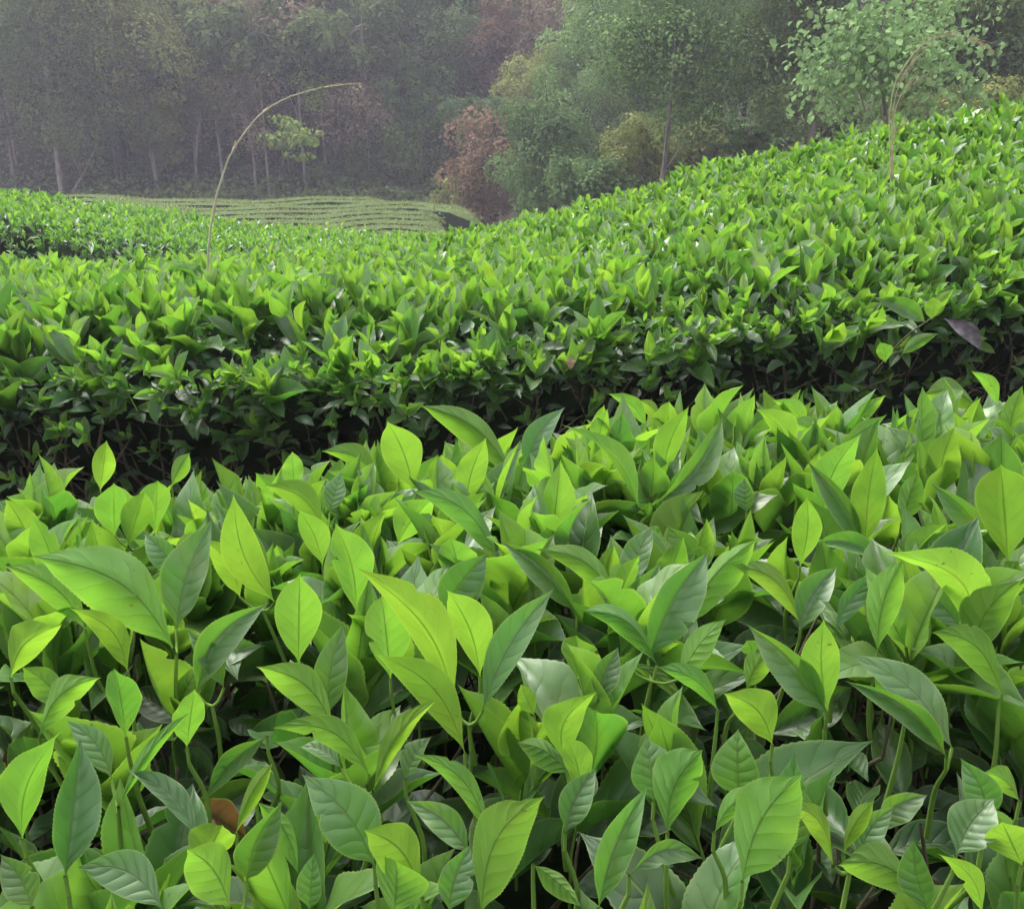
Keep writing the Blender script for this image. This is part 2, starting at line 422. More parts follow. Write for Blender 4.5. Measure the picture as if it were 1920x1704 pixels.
# --- hedge 1 (nearest): canopy heights relative to the eye
H1F = lambda x: 1.06 + 0.20 * x + 0.03 * np.sin(x * 5)      # far shoulder
H1N = lambda x: -0.55 + 0.0 * x                             # near shoulder, behind the camera
def z1(x, y):
    return -0.405 + 0.02 * wob(x, y, 5.0, 2.0) + 0.035 * np.clip(x, -1, 2) - 0.06 * sstep(H1F(x) - 0.10, H1F(x) + 0.08, y) ** 2 - 0.05 * sstep(0.75, 0.25, y)
# --- hedge 2
def H2F(x): return 2.28 + 0.06 * np.clip(x, -4, 0) + 0.42 * np.clip(x, 0, 6) + 0.06 * np.sin(x * 2.3 + 1) + 0.03 * np.sin(x * 6)
def H2B(x): return np.interp(x, [-9, -3, -1.4, -0.2, 0.5, 1.3, 2.0, 2.8, 9], [4.6, 5.2, 6.2, 6.7, 6.5, 6.1, 5.8, 5.3, 6.0])
def z2(x, y):
    return -0.41 - 0.03 * (y - 2.3) - 0.024 * np.clip(y - 2.3, 0, 9) * sstep(0, -1.6, x) + rise(x, y) + 0.035 * wob(x, y, 3.0, 5.0) - 0.09 * sstep(H2F(x) + 0.25, H2F(x), y) - 0.15 * sstep(H2B(x) - 0.3, H2B(x) + 0.1, y)
# --- hedge 3
def H3F(x): return 7.7 + 0.12 * (x + 4) + 0.15 * np.sin(x * 0.9)
def H3B(x): return 10.4 + 0.10 * (x + 4) + 0.15 * np.sin(x * 0.8 + 1)
def z3(x, y):
    return np.interp(x, [-9, -6, -4.6, -3, -1.5, 0, 4], [-0.28, -0.31, -0.43, -0.68, -0.80, -0.90, -0.85]) + 0.03 * wob(x, y, 2.5, 3.0) - 0.08 * sstep(H3F(x) + 0.3, H3F(x), y)

def hedge_core(name, mat, parent, xs, HF, HB, zf, inset, loc, rough=0.02):  # solid dark sheet standing in for the shaded inside, no branches modelled
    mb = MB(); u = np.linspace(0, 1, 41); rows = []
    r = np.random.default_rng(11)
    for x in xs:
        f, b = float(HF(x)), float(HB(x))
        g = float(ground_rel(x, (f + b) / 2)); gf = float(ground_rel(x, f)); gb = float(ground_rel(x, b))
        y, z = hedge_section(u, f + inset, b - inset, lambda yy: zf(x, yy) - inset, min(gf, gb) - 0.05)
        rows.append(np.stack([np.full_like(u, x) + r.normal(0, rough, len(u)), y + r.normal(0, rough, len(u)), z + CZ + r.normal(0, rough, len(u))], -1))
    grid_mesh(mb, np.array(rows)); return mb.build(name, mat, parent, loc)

def twigs(mb, roots, tops, rng, rad=0.003, mi=0, seg=5, jit=0.03):
    for a, b in zip(roots, tops):
        t = np.linspace(0, 1, seg)[:, None]
        p = a + (b - a) * t + rng.normal(0, jit, (seg, 3)) * np.sin(t * pi) 
        tube(mb, p, np.linspace(rad, rad * 0.45, seg), 4, rnd=rng.uniform(), mi=mi)

# ============================ HEDGE 1
loc1 = np.array([0.2, 0.3, float(gz(0.2, 0.3))])
hedge1 = thing('tea_hedge', loc1, 'nearest tea hedge, its large serrated leaves filling the lower half of the view', 'tea hedge')
hedge_core('shade_core', M_CORE, hedge1, np.linspace(-2.4, 2.6, 70), H1F, H1N, lambda x, y: z1(x, y) - 0.10, 0.10, loc1, 0.018)

# leaves read off the photograph: base x,y  tip x,y  width  side shown (U lower, T upper)  bow (+ arches up)
HERO = '''325 1215 60 1042 128 U .14|330 1178 400 972 88 T .05|368 1298 505 1130 72 T .16|188 920 200 825 44 U 0|215 1005 214 905 60 U 0|240 1022 272 920 60 U 0|290 1000 296 900 60 U .0
515 1128 438 925 78 U -.08|505 1110 402 940 60 T .05|605 1060 560 955 60 U .05|668 1150 628 980 88 U .05|560 1245 562 1075 96 U 0|615 1340 645 1165 70 T .05|628 1372 480 1250 74 U .16
900 1268 838 1106 82 U .05|905 1332 1040 1102 72 T .06|872 1412 700 1225 80 U .12|852 1325 665 1062 92 U .1|732 1272 715 1115 100 U 0|830 1150 915 1036 92 T .05|745 1022 815 932 76 U .06
830 932 828 852 66 U 0|872 952 912 820 64 U .05|965 902 786 760 66 U .14|775 920 726 790 88 U .05|985 882 1060 763 58 T .1|938 1062 770 920 60 U .16|868 1102 845 1006 86 U 0
1215 1236 1330 1032 92 T .06|1280 1182 1420 1010 64 U .1|1230 946 1355 780 56 T -.08|1198 952 1050 795 44 U .14|1082 1152 940 1015 56 T .1|1158 1136 1005 1030 58 U .16|1232 1246 1090 1145 50 U .16
1275 1272 1362 1160 60 U .08|1346 1332 1230 1250 42 U .12|1448 1396 1356 1300 84 U .14|1400 1292 1446 1220 54 U .08|1552 1332 1545 1160 76 U -.03|1550 1338 1400 1170 76 T .08
1785 1402 1590 1225 80 T .12|1775 1420 1580 1275 48 T .12|1645 1222 1692 1050 66 U .06|1816 1192 1650 1036 78 U .2|1802 1182 1685 1096 60 T .12|1622 1022 1645 836 66 U .02|1618 1024 1512 862 46 T .06
1890 1055 1876 870 104 U 0|1842 1012 1746 906 48 T .1|1878 1302 1745 1185 66 U .16|1826 1226 1918 1086 84 U .12|1500 1182 1570 1062 66 T .08|1502 1172 1370 1060 50 U .16|1566 1182 1652 1072 44 T .1
1392 1652 1505 1450 128 U .08|1385 1495 1384 1365 94 T 0|1482 1602 1490 1410 82 T 0|1252 1562 1318 1405 92 U .1|1226 1502 1210 1380 100 T 0|1562 1622 1480 1508 44 U .14|1610 1612 1678 1510 54 T .1|1580 1600 1640 1500 34 U .05
902 1712 1022 1492 108 U .12|1122 1702 1216 1470 66 T .05|702 1622 566 1452 116 T .08|792 1682 682 1556 92 U .12|738 1720 742 1612 108 U 0|842 1708 884 1580 70 T .08|388 1640 418 1546 84 U .05
432 1702 350 1592 90 U .1|462 1652 530 1500 74 T .08|305 1704 145 1625 80 T .16|580 1704 590 1596 50 T 0|42 1572 115 1370 78 U .08|122 1642 150 1382 84 T 0|72 1382 190 1270 58 U .14|236 1382 214 1252 64 U 0
222 1512 360 1332 26 U .05|372 1572 236 1442 46 T .1|442 1562 512 1430 34 U .05|916 1562 772 1412 46 U .14|700 1482 822 1310 44 U .08|692 1452 506 1365 58 U .18|1062 1432 1122 1296 80 U .18|1068 1450 968 1392 56 U .12
1792 1602 1864 1496 86 T .05|1738 1690 1570 1622 74 U .14|1742 1712 1712 1570 60 T -.05|1842 1712 1758 1600 40 U .1|1912 1502 1838 1450 44 U .14|1916 1622 1878 1540 84 U .0|1082 1272 1080 1190 84 U 0|1122 1312 1160 1212 58 T .05
1002 1342 976 1282 40 U 0|552 922 548 846 46 U 0|322 912 356 848 36 U .05|606 992 492 910 60 U .16|712 902 602 846 48 U .16|618 962 640 885 48 T 0|1212 802 1140 738 34 U .12|1244 792 1196 750 28 U .1
1342 802 1320 742 58 U 0|1242 902 1292 762 58 U .06|1122 852 1140 766 40 U .05|1592 812 1662 740 28 U .08|1512 812 1446 750 36 U .14|1872 762 1820 696 26 U .12|1892 832 1918 722 40 U .05|1542 962 1616 812 74 U .08
1482 862 1416 766 56 U .12|1562 852 1470 790 50 U .14|1762 932 1790 800 66 U .05|1838 772 1730 742 56 U .18|1500 1062 1512 930 58 U .05|1690 980 1720 880 52 U 0|1400 960 1396 895 44 T 0|160 1180 5 1060 60 U .12|240 1260 130 1140 52 U .14
60 1040 10 935 56 U .05|110 1100 60 965 50 U .05|20 1270 120 1170 70 U .12|450 1120 380 1010 56 U .1|420 1290 350 1180 46 T .08|120 1330 40 1250 52 U .1|1700 1330 1640 1250 60 T .08|1180 1110 1225 985 60 T .05
1160 1130 1200 1040 44 U .05|1240 1010 1208 990 44 T 0|1310 1070 1250 985 66 T .1|1700 1062 1778 980 46 U .08|1660 1060 1520 1018 40 T .14|330 1080 270 1000 50 T .1|500 1380 385 1500 50 T .05|350 1400 365 1290 58 U 0
1000 1120 1040 1000 56 T .1|1850 1540 1800 1420 64 T .1|1640 1560 1740 1490 50 T .14|880 1600 760 1500 60 T .1|1060 1560 1120 1440 66 T .08|1000 1620 1090 1700 40 U .05|60 1700 0 1600 60 T .08|210 1460 125 1350 50 T .12
1170 1240 1290 1330 30 U .1|1410 1230 1400 1200 40 U .1|1340 1560 1430 1480 40 U .1|1180 1640 1320 1610 46 T .2|1090 1500 1060 1380 60 U .05|640 1440 560 1400 40 T .1|760 1460 810 1380 50 T .08|480 1500 560 1640 44 U .1'''
leaves = []
for ln in HERO.split('\n'):
    for tk in ln.split('|'):
        w = tk.split(); leaves.append((*[float(a) for a in w[:5]], w[5], float(w[6])))
def hero_frame(L, rng):
    bx, by, tx, ty, w, side, bow = L
    B = onplane(bx, by, 0.335)
    ln = sqrt((bx - tx) ** 2 + (by - ty) ** 2) / FPX * np.linalg.norm(B - CAM)
    dy = ln * rng.uniform(0.08, 0.38) * (-1 if side == 'U' else 1)
    T = at(tx, ty, B[1] + dy)
    a = nrm(T - B); v = nrm((B + T) / 2 - CAM)
    Nc = nrm(-v + np.dot(v, a) * a)
    roll = rng.uniform(-0.45, 0.45); Xc = np.cross(a, Nc)
    Nr = Nc * cos(roll) + Xc * sin(roll)
    N = Nr if side == 'T' else -Nr
    X = nrm(np.cross(a, N)); up = 1 if np.dot(X, U_) > 0 else -1
    W = w / FPX * np.linalg.norm(B - CAM) / cos(roll) * 0.84
    return B, T, a, N, X, np.linalg.norm(T - B), W, bow * up
rr = np.random.default_rng(21)
clusters = []
for L in leaves:
    for c in clusters:
        if min((L[0] - q[0]) ** 2 + (L[1] - q[1]) ** 2 for q in c) < 62 ** 2: c.append(L); break
    else: clusters.append([L])
clusters.sort(key=lambda c: -sum(q[4] * sqrt((q[0] - q[2]) ** 2 + (q[1] - q[3]) ** 2) for q in c))
rest1 = MB()
for ci, c in enumerate(clusters):
    fr = [hero_frame(L, rr) for L in c]
    Bs = np.array([f[0] for f in fr]); low = Bs[np.argmin(Bs[:, 2])]
    foot = low + np.array([rr.normal(0, 0.01), 0.015 + rr.normal(0, 0.01), -0.085])
    as_part = ci < 100
    smb = MB() if as_part else rest1
    top = Bs.mean(0) + np.array([0, 0.0, -0.012])
    tube(smb, spline([foot, (foot + top) / 2 + rr.normal(0, 0.004, 3), top], 8), np.linspace(0.0019, 0.0012, 8), 6, mi=0 if as_part else 1)
    for B in Bs: tube(smb, spline([top, (top + B) / 2 + np.array([0, 0, -0.003]), B], 5), 0.0011, 5, mi=0 if as_part else 1)
    if as_part: sh = smb.build('tea_shoot', M_STEM, hedge1, foot)
    for L, (B, T, a, N, X, ln, W, bow) in zip(c, fr):
        k = rr.integers(0, 5)
        bend = rr.uniform(0.0, 0.32)
        v, vb, f, uv = leaf_template(64, 8, bend=bend, fold=rr.uniform(0.08, 0.4), wave=rr.uniform(0.0, 0.025), serr=0.018, twist=rr.uniform(-0.35, 0.35), ph=rr.uniform(0, 6), wide=rr.uniform(0.3, 0.8), bow=bow,
                                      bite=(rr.uniform(0.35, 0.9), rr.uniform(0.15, 0.45), rr.uniform(0.015, 0.04), rr.choice([-1, 1])) if rr.uniform() < 0.22 else None)
        # straighten so that the bent leaf still ends at its tip
        tip = v.reshape(65, 9, 3)[-1, 4]; al = atan2(-tip[2], tip[1]); ca, sa = cos(al), sin(al)
        y2 = v[:, 1] * ca - v[:, 2] * sa; z2_ = v[:, 1] * sa + v[:, 2] * ca; s_ = 1 / np.hypot(tip[1], tip[2])
        w = B + (v[:, 0:1] * W + vb[:, 0:1] * ln) * X + (y2 * s_)[:, None] * ln * a + z2_[:, None] * (0.5 * (ln + 2.2 * W)) * N
        age = rr.uniform(0.0, 0.34) if L[5] == 'U' else rr.uniform(0.38, 0.66)
        if L[0] == 900 and L[1] == 1268: age = -0.0
        if as_part:
            MB().add(w, f, uv, age, rr.uniform()).build('leaf', M_TEA, sh, B)
        else:
            rest1.add(w, f, uv, age, rr.uniform())

# fill between them: young shoots over the canopy, old leaves underneath
r1 = np.random.default_rng(5)
n = 1650
x = r1.uniform(-1.7, 2.0, n); y = r1.uniform(-0.1, 1.45, n)
x2 = r1.uniform(-1.2, 1.6, 420); x = np.append(x, x2); y = np.append(y, H1F(x2) - r1.uniform(-0.04, 0.22, 420)); n = len(x)
keep = (r1.uniform(size=n) < 0.36 + 0.64 * sstep(0.45, 0.8, y)) & (y < H1F(x) + 0.05) & ((np.abs(x) < 0.30 + 0.75 * np.maximum(y, 0)) | (r1.uniform(size=n) < 0.25)) & (np.hypot(x, y) > 0.16)
x, y = x[keep], y[keep]
P = np.stack([x, y, CZ + z1(x, y) - r1.uniform(0.0, 0.035, len(x)) - 0.012], -1)
o, tops = shoot_leaves(P, np.array([0, -0.05, 1.0]) + r1.normal(0, 0.22, (len(x), 3)), r1, 5, 0.90, 0.0, 0.60, 0.102)
ok = np.linalg.norm(o['O'] + o['A'] * o['L'][:, None] * 0.5 - CAM, axis=1) > 0.30
add_leaves(rest1, T_HI, *[o[k][ok] for k in 'OANLWar'], rng=r1)
for p, t in zip(P, tops): tube(rest1, np.array([p - [0, 0, 0.05], p, t]), 0.0012, 4, mi=1)
# far rim hangs over the gap
n = 330; x = r1.uniform(-1.3, 2.0, n); dz = r1.uniform(0.0, 0.5, n)
P = np.stack([x, H1F(x) + 0.02 + 0.1 * np.minimum(dz, 0.2) / 0.2, CZ + z1(x, H1F(x)) - dz], -1)
o, tops = shoot_leaves(P, np.array([0, 0.6, 0.8]) + r1.normal(0, 0.3, (n, 3)), r1, 4, 0.8, 0.3, 1.0, 0.08)
add_leaves(rest1, T_MID, *[o[k] for k in 'OANLWar'], rng=r1)
rest1.build('foliage', [M_TEA, M_STEM], hedge1, loc1, kind='stuff')
old1 = MB()
n = 5200; x = r1.uniform(-1.5, 1.8, n); y = r1.uniform(-0.05, 1.3, n); k = y < H1F(x); x, y = x[k], y[k]; n = len(x)
O = np.stack([x, y, CZ + z1(x, y) - 0.03 - 0.16 * r1.uniform(0, 1, n) ** 1.3], -1)
ph = r1.uniform(0, 2 * pi, n); el = r1.uniform(-0.2, 0.8, n)
A = np.stack([np.cos(ph) * np.cos(el), np.sin(ph) * np.cos(el), np.sin(el)], -1)
N = nrm(np.array([0, 0, 1.0]) + r1.normal(0, 0.4, (n, 3)))
L = r1.uniform(0.045, 0.085, n); W = L * r1.uniform(0.36, 0.48, n)
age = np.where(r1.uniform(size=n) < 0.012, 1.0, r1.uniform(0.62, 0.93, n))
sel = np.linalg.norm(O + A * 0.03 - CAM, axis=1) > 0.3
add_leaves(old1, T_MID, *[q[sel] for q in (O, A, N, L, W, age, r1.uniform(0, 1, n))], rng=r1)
old1.build('old_leaves', M_TEA, hedge1, loc1, kind='stuff')
tw = MB(); n = 1400
x = r1.uniform(-1.4, 1.7, n); y = r1.uniform(0.1, 1.15, n)
rt = np.stack([x, y, CZ + z1(x, y) - r1.uniform(0.16, 0.3, n)], -1); tp = rt + np.stack([r1.normal(0, 0.07, n), r1.normal(0, 0.07, n), r1.uniform(0.12, 0.2, n)], -1)
twigs(tw, rt, tp, r1, 0.0028, jit=0.012)
tw.build('twigs', M_TWIG, hedge1, loc1, kind='stuff')

# one dead brown leaf caught among the green ones
B = onplane(372, 1512, 0.40); T = at(462, 1562, B[1] + 0.01)
v, vb, f, uv = leaf_template(20, 4, 0.5, 0.9, 0.08)
a = nrm(T - B); N = nrm(np.array([0.1, -0.5, 0.8])); X = nrm(np.cross(a, N)); ln = np.linalg.norm(T - B)
MB().add(B + v[:, 0:1] * 0.018 * X + v[:, 1:2] * ln * a + v[:, 2:3] * ln * N, f, uv, 1.0, 0.8).build('dead_leaf', M_TEA, hedge1, B, label='curled brown dead leaf')

# ============================ HEDGE 2
loc2 = np.array([0.3, 4.2, float(gz(0.3, 4.2))])
hedge2 = thing('tea_hedge', loc2, 'broad second tea hedge across the middle, dark fronted and rising to the right', 'tea hedge')
hedge_core('shade_core', M_CORE, hedge2, np.linspace(-7, 7, 150), H2F, H2B, lambda x, y: z2(x, y) - 0.07, 0.13, loc2, 0.03)
r2 = np.random.default_rng(9)
n = 13500
x = r2.uniform(-6.5, 7.0, n); y = r2.uniform(2.1, 7.2, n)
x = np.append(x, r2.uniform(1.0, 4.2, 1700)); y = np.append(y, r2.uniform(2.5, 6.0, 1700)); n = len(x)
keep = (y > H2F(x) - 0.05) & (y < H2B(x) + 0.05) & ((np.abs(x) < 0.62 * y + 0.3) | (r2.uniform(size=n) < 0.3))
x, y = x[keep], y[keep]
P2 = np.stack([x, y, CZ + z2(x, y) - r2.uniform(0.0, 0.05, len(x)) - 0.075], -1)
AX2 = np.array([0, -0.08, 1.0]) + r2.normal(0, 0.15, (len(x), 3)); AX2[:, 1] -= 0.9 * sstep(0.25, -0.05, y - H2F(x))
# front face: shoots thin out downwards
n = 900; x = r2.uniform(-4.0, 4.6, n); d = 0.36 * r2.uniform(0, 1, n) ** 1.9
yy = H2F(x) - 0.02 + 0.05 * np.sin(x * 9 + d * 12) + 0.10 * d
PF = np.stack([x, yy, CZ + z2(x, H2F(x)) - d - 0.02], -1); AXF = np.array([0, -0.75, 0.75]) + r2.normal(0, 0.38, (n, 3))
small = MB()
mid = MB(); low = MB()
near = np.where(P2[:, 1] < 3.6)[0]; far = np.where(P2[:, 1] >= 3.6)[0]
vis = near[(np.abs(P2[near, 0]) < 0.5 * P2[near, 1]) & (P2[near, 1] < H2F(P2[near, 0]) + 0.25)]
hero2 = r2.permutation(vis)[:60]
near = np.setdiff1d(near, hero2)
heroF = np.where((np.abs(PF[:, 0]) < 0.5 * PF[:, 1]) & (d < 0.3))[0]; heroF = r2.permutation(heroF)[:40]
restF = np.setdiff1d(np.arange(n), heroF)
def one_shoot(p, ax, scale, young, parent):
    mb = MB(); o, top = shoot_leaves(p[None], ax[None], r2, 5, scale, young, 1.0, 0.078)
    add_leaves(mb, T_MID, *[o[k] for k in 'OANLWar'], rng=r2)
    tube(mb, np.array([p - 0.03 * nrm(ax), p, top[0]]), 0.0014, 4, mi=1)
    mb.build('tea_shoot', [M_TEA, M_STEM], parent, p)
for i in hero2: one_shoot(P2[i] + [0, 0, 0.02], AX2[i], 1.1, 0.0, hedge2)
for i in heroF: one_shoot(PF[i] - [0, 0.04, 0], AXF[i], 0.8, 0.1, hedge2)
o, tp = shoot_leaves(P2[near], AX2[near], r2, 5, 1.2, 0.0, 0.66, 0.096); add_leaves(mid, T_MID, *[o[k] for k in 'OANLWar'], rng=r2)
o, tp = shoot_leaves(PF[restF], AXF[restF], r2, 4, 0.72, 0.45, 1.1, 0.075); add_leaves(mid, T_MID, *[o[k] for k in 'OANLWar'], rng=r2)
o, tp = shoot_leaves(P2[far], AX2[far], r2, 5, 1.1, 0.0, 0.72, 0.088); add_leaves(mid, T_LOW, *[o[k] for k in 'OANLWar'], rng=r2)
mid.build('foliage', M_TEA, hedge2, loc2, kind='stuff')
# old leaves low on the face, toned darker for its shade, and the bare sticks
old2 = MB(); n = 15000; x = r2.uniform(-3.6, 4.2, n); y = H2F(x) + 1.9 * r2.uniform(-0.03, 1, n)
O = np.stack([x, y, CZ + z2(x, y) - 0.05 - 0.09 * r2.uniform(0, 1, n)], -1); ph = r2.uniform(0, 2 * pi, n); el = r2.uniform(-0.2, 0.7, n)
A = np.stack([np.cos(ph) * np.cos(el), np.sin(ph) * np.cos(el), np.sin(el)], -1); L = r2.uniform(0.04, 0.075, n)
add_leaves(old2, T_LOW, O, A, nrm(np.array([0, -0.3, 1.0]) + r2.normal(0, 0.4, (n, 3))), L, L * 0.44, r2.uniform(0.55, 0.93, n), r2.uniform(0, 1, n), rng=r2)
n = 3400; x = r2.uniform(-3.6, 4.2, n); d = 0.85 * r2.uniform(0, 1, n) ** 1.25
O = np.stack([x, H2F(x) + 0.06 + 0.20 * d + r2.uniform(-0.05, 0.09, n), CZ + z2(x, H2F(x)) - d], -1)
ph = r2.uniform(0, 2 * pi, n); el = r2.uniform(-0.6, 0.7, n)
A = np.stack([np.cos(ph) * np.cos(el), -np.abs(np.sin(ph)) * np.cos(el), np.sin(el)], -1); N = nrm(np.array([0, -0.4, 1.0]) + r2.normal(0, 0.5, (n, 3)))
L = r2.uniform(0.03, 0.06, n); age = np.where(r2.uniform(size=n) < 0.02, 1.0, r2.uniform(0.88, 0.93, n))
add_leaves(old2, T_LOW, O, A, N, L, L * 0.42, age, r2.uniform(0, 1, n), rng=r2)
old2.build('old_leaves', M_TEA_FAR, hedge2, loc2, kind='stuff')
tw = MB(); n = 900; x = r2.uniform(-3.2, 4.0, n); d = r2.uniform(0.1, 0.85, n)
rt = np.stack([x, H2F(x) + 0.12 + 0.1 * d, CZ + z2(x, H2F(x)) - d - 0.1], -1); tp = rt + np.stack([r2.normal(0, 0.1, n), r2.normal(-0.14, 0.05, n), r2.uniform(0.08, 0.26, n)], -1)
twigs(tw, rt, tp, r2, 0.0032, jit=0.014)
nb = 260; x = r2.uniform(-3.2, 4.0, nb); d = r2.uniform(0.35, 0.9, nb)
rt = np.stack([x, H2F(x) + 0.14 + 0.08 * d, CZ + z2(x, H2F(x)) - d - 0.1], -1); tp = rt + np.stack([r2.normal(0, 0.16, nb), r2.normal(-0.12, 0.04, nb), r2.uniform(0.25, 0.5, nb)], -1)
twigs(tw, rt, tp, r2, 0.0065, jit=0.02, seg=7)
tw.build('twigs', M_TWIG, hedge2, loc2, kind='stuff')
# the long sprig with a greyed leaf that sticks out of the dark face at the right
sp = MB(); pts = [at(1640, 700, 2.45), at(1665, 668, 2.3), at(1700, 630, 2.22), at(1745, 598, 2.18)]
tube(sp, spline(pts, 12), np.linspace(0.0035, 0.002, 12), 5, mi=1)
tube(sp, spline([at(1668, 665, 2.3), at(1700, 655, 2.25), at(1725, 648, 2.2)], 6), 0.0015, 4, mi=1)
def px_leaf(mb, bx, by, tx, ty, w, Y, side, age, bow=0.08, mi=0):
    B = at(bx, by, Y); T = at(tx, ty, Y - 0.02); a = nrm(T - B); v = nrm(B - CAM); Nc = nrm(-v + np.dot(v, a) * a)
    N = Nc if side == 'T' else -Nc; X = nrm(np.cross(a, N)); ln = np.linalg.norm(T - B)
    vv, vb, f, uv = leaf_template(16, 4, 0.15, 0.25, 0.03, bow=bow * (1 if X[2] > 0 else -1))
    W = w / FPX * Y
    mb.add(B + (vv[:, 0:1] * W + vb[:, 0:1] * ln) * X + vv[:, 1:2] * ln * a + vv[:, 2:3] * ln * N, f, uv, age, 0.5, mi)
for q in ((1745, 598, 1790, 540, 22, 'U', .1), (1745, 600, 1750, 555, 34, 'U', .15), (1735, 605, 1640, 560, 34, 'T', .6), (1660, 575, 1672, 530, 26, 'U', .05), (1690, 665, 1760, 625, 24, 'U', .3), (1660, 680, 1650, 640, 30, 'U', .3)):
    px_leaf(sp, *q[:5], 2.2, q[5], q[6])
sp.build('sprig', [M_TEA, M_TWIG], hedge2, at(1640, 700, 2.45))
gl = MB(); px_leaf(gl, 1770, 597, 1842, 660, 30, 2.15, 'T', 0.97, 0.12); gl.build('dead_leaf', M_WITHER, hedge2, at(1770, 597, 2.15), label='long greyish purple withered leaf')
gl = MB(); px_leaf(gl, 1066, 668, 1070, 694, 16, 2.12, 'T', 1.0); gl.build('dead_leaf', M_TEA, hedge2, at(1066, 668, 2.12), label='small pinkish dry leaf')

# ============================ HEDGE 3
loc3 = np.array([-3.5, 9.2, float(gz(-3.5, 9.2))])
hedge3 = thing('tea_hedge', loc3, 'third tea hedge at far left, sloping down from the left edge behind the second hedge', 'tea hedge')
hedge_core('shade_core', M_CORE, hedge3, np.linspace(-10, 4, 90), H3F, H3B, lambda x, y: z3(x, y) - 0.02, 0.12, loc3, 0.03)
r3 = np.random.default_rng(31); mb = MB(); n = 6500
x = r3.uniform(-8.5, 2.5, n); y = r3.uniform(7.4, 11.2, n); k = (y > H3F(x) - 0.05) & (y < H3B(x) + 0.1); x, y = x[k], y[k]
P = np.stack([x, y, CZ + z3(x, y) - 0.06 - r3.uniform(0, 0.05, len(x))], -1)
o, tp = shoot_leaves(P, np.array([0, -0.1, 1]) + r3.normal(0, 0.25, (len(x), 3)), r3, 4, 1.15, 0.0, 1.0, 0.08); add_leaves(mb, T_TINY, *[o[k] for k in 'OANLWar'], rng=r3)
n = 500; x = r3.uniform(-8, 0, n); d = 0.3 * r3.uniform(0, 1, n) ** 1.6
P = np.stack([x, H3F(x) - 0.02, CZ + z3(x, H3F(x)) - d], -1)
o, tp = shoot_leaves(P, np.array([0, -0.8, 0.7]) + r3.normal(0, 0.3, (n, 3)), r3, 4, 0.9, 0.35, 1.0, 0.08); add_leaves(mb, T_TINY, *[o[k] for k in 'OANLWar'], rng=r3)
mb.build('foliage', M_TEA_FAR, hedge3, loc3, kind='stuff')

# ============================ the terraced rows beyond
RL = ['hindmost row of the distant terraced tea field, under the tree trunks', 'second row from the back of the distant tea field', 'third row from the back of the distant tea field, reaching far right',
      'fourth row from the back of the distant tea field, ending by the rust coloured bush', 'fifth row from the back of the distant tea field', 'sixth row from the back, in the middle of the distant tea field',
      'fifth row from the front of the distant tea field', 'fourth row from the front of the distant tea field', 'third row from the front of the distant tea field', 'second row from the front of the distant tea field',
      'front row of the distant tea field, just above the bright near leaves']
RE = [-.135, -.12, -.04, -.035, -.07, -.073, -.07, -.068, -.066, -.064, -.062]
ROWS = []
for i, lb in enumerate(RL):
    Yc = 32.5 - 1.32 * i; uu = np.linspace(-0.50 + 0.012 * i, RE[i], 9)
    yy = Yc + np.interp(uu, [-.52, -.45, -.38, -.31, -.25, -.19, -.106, -.07, -.035], [1.3, 1.0, 0.0, -0.9, -0.6, 0.3, 1.2, 0.7, -0.9]) * (1 - 0.03 * i) + 0.12 * np.sin(uu * 22 + i * 0.6)
    ROWS.append((lb, np.stack([uu * yy, yy, CZ - (1.85 - 0.045 * (yy - 19.3))], -1), 0.86 + 0.06 * np.sin(i * 2.3)))
rt_ = np.random.default_rng(41)
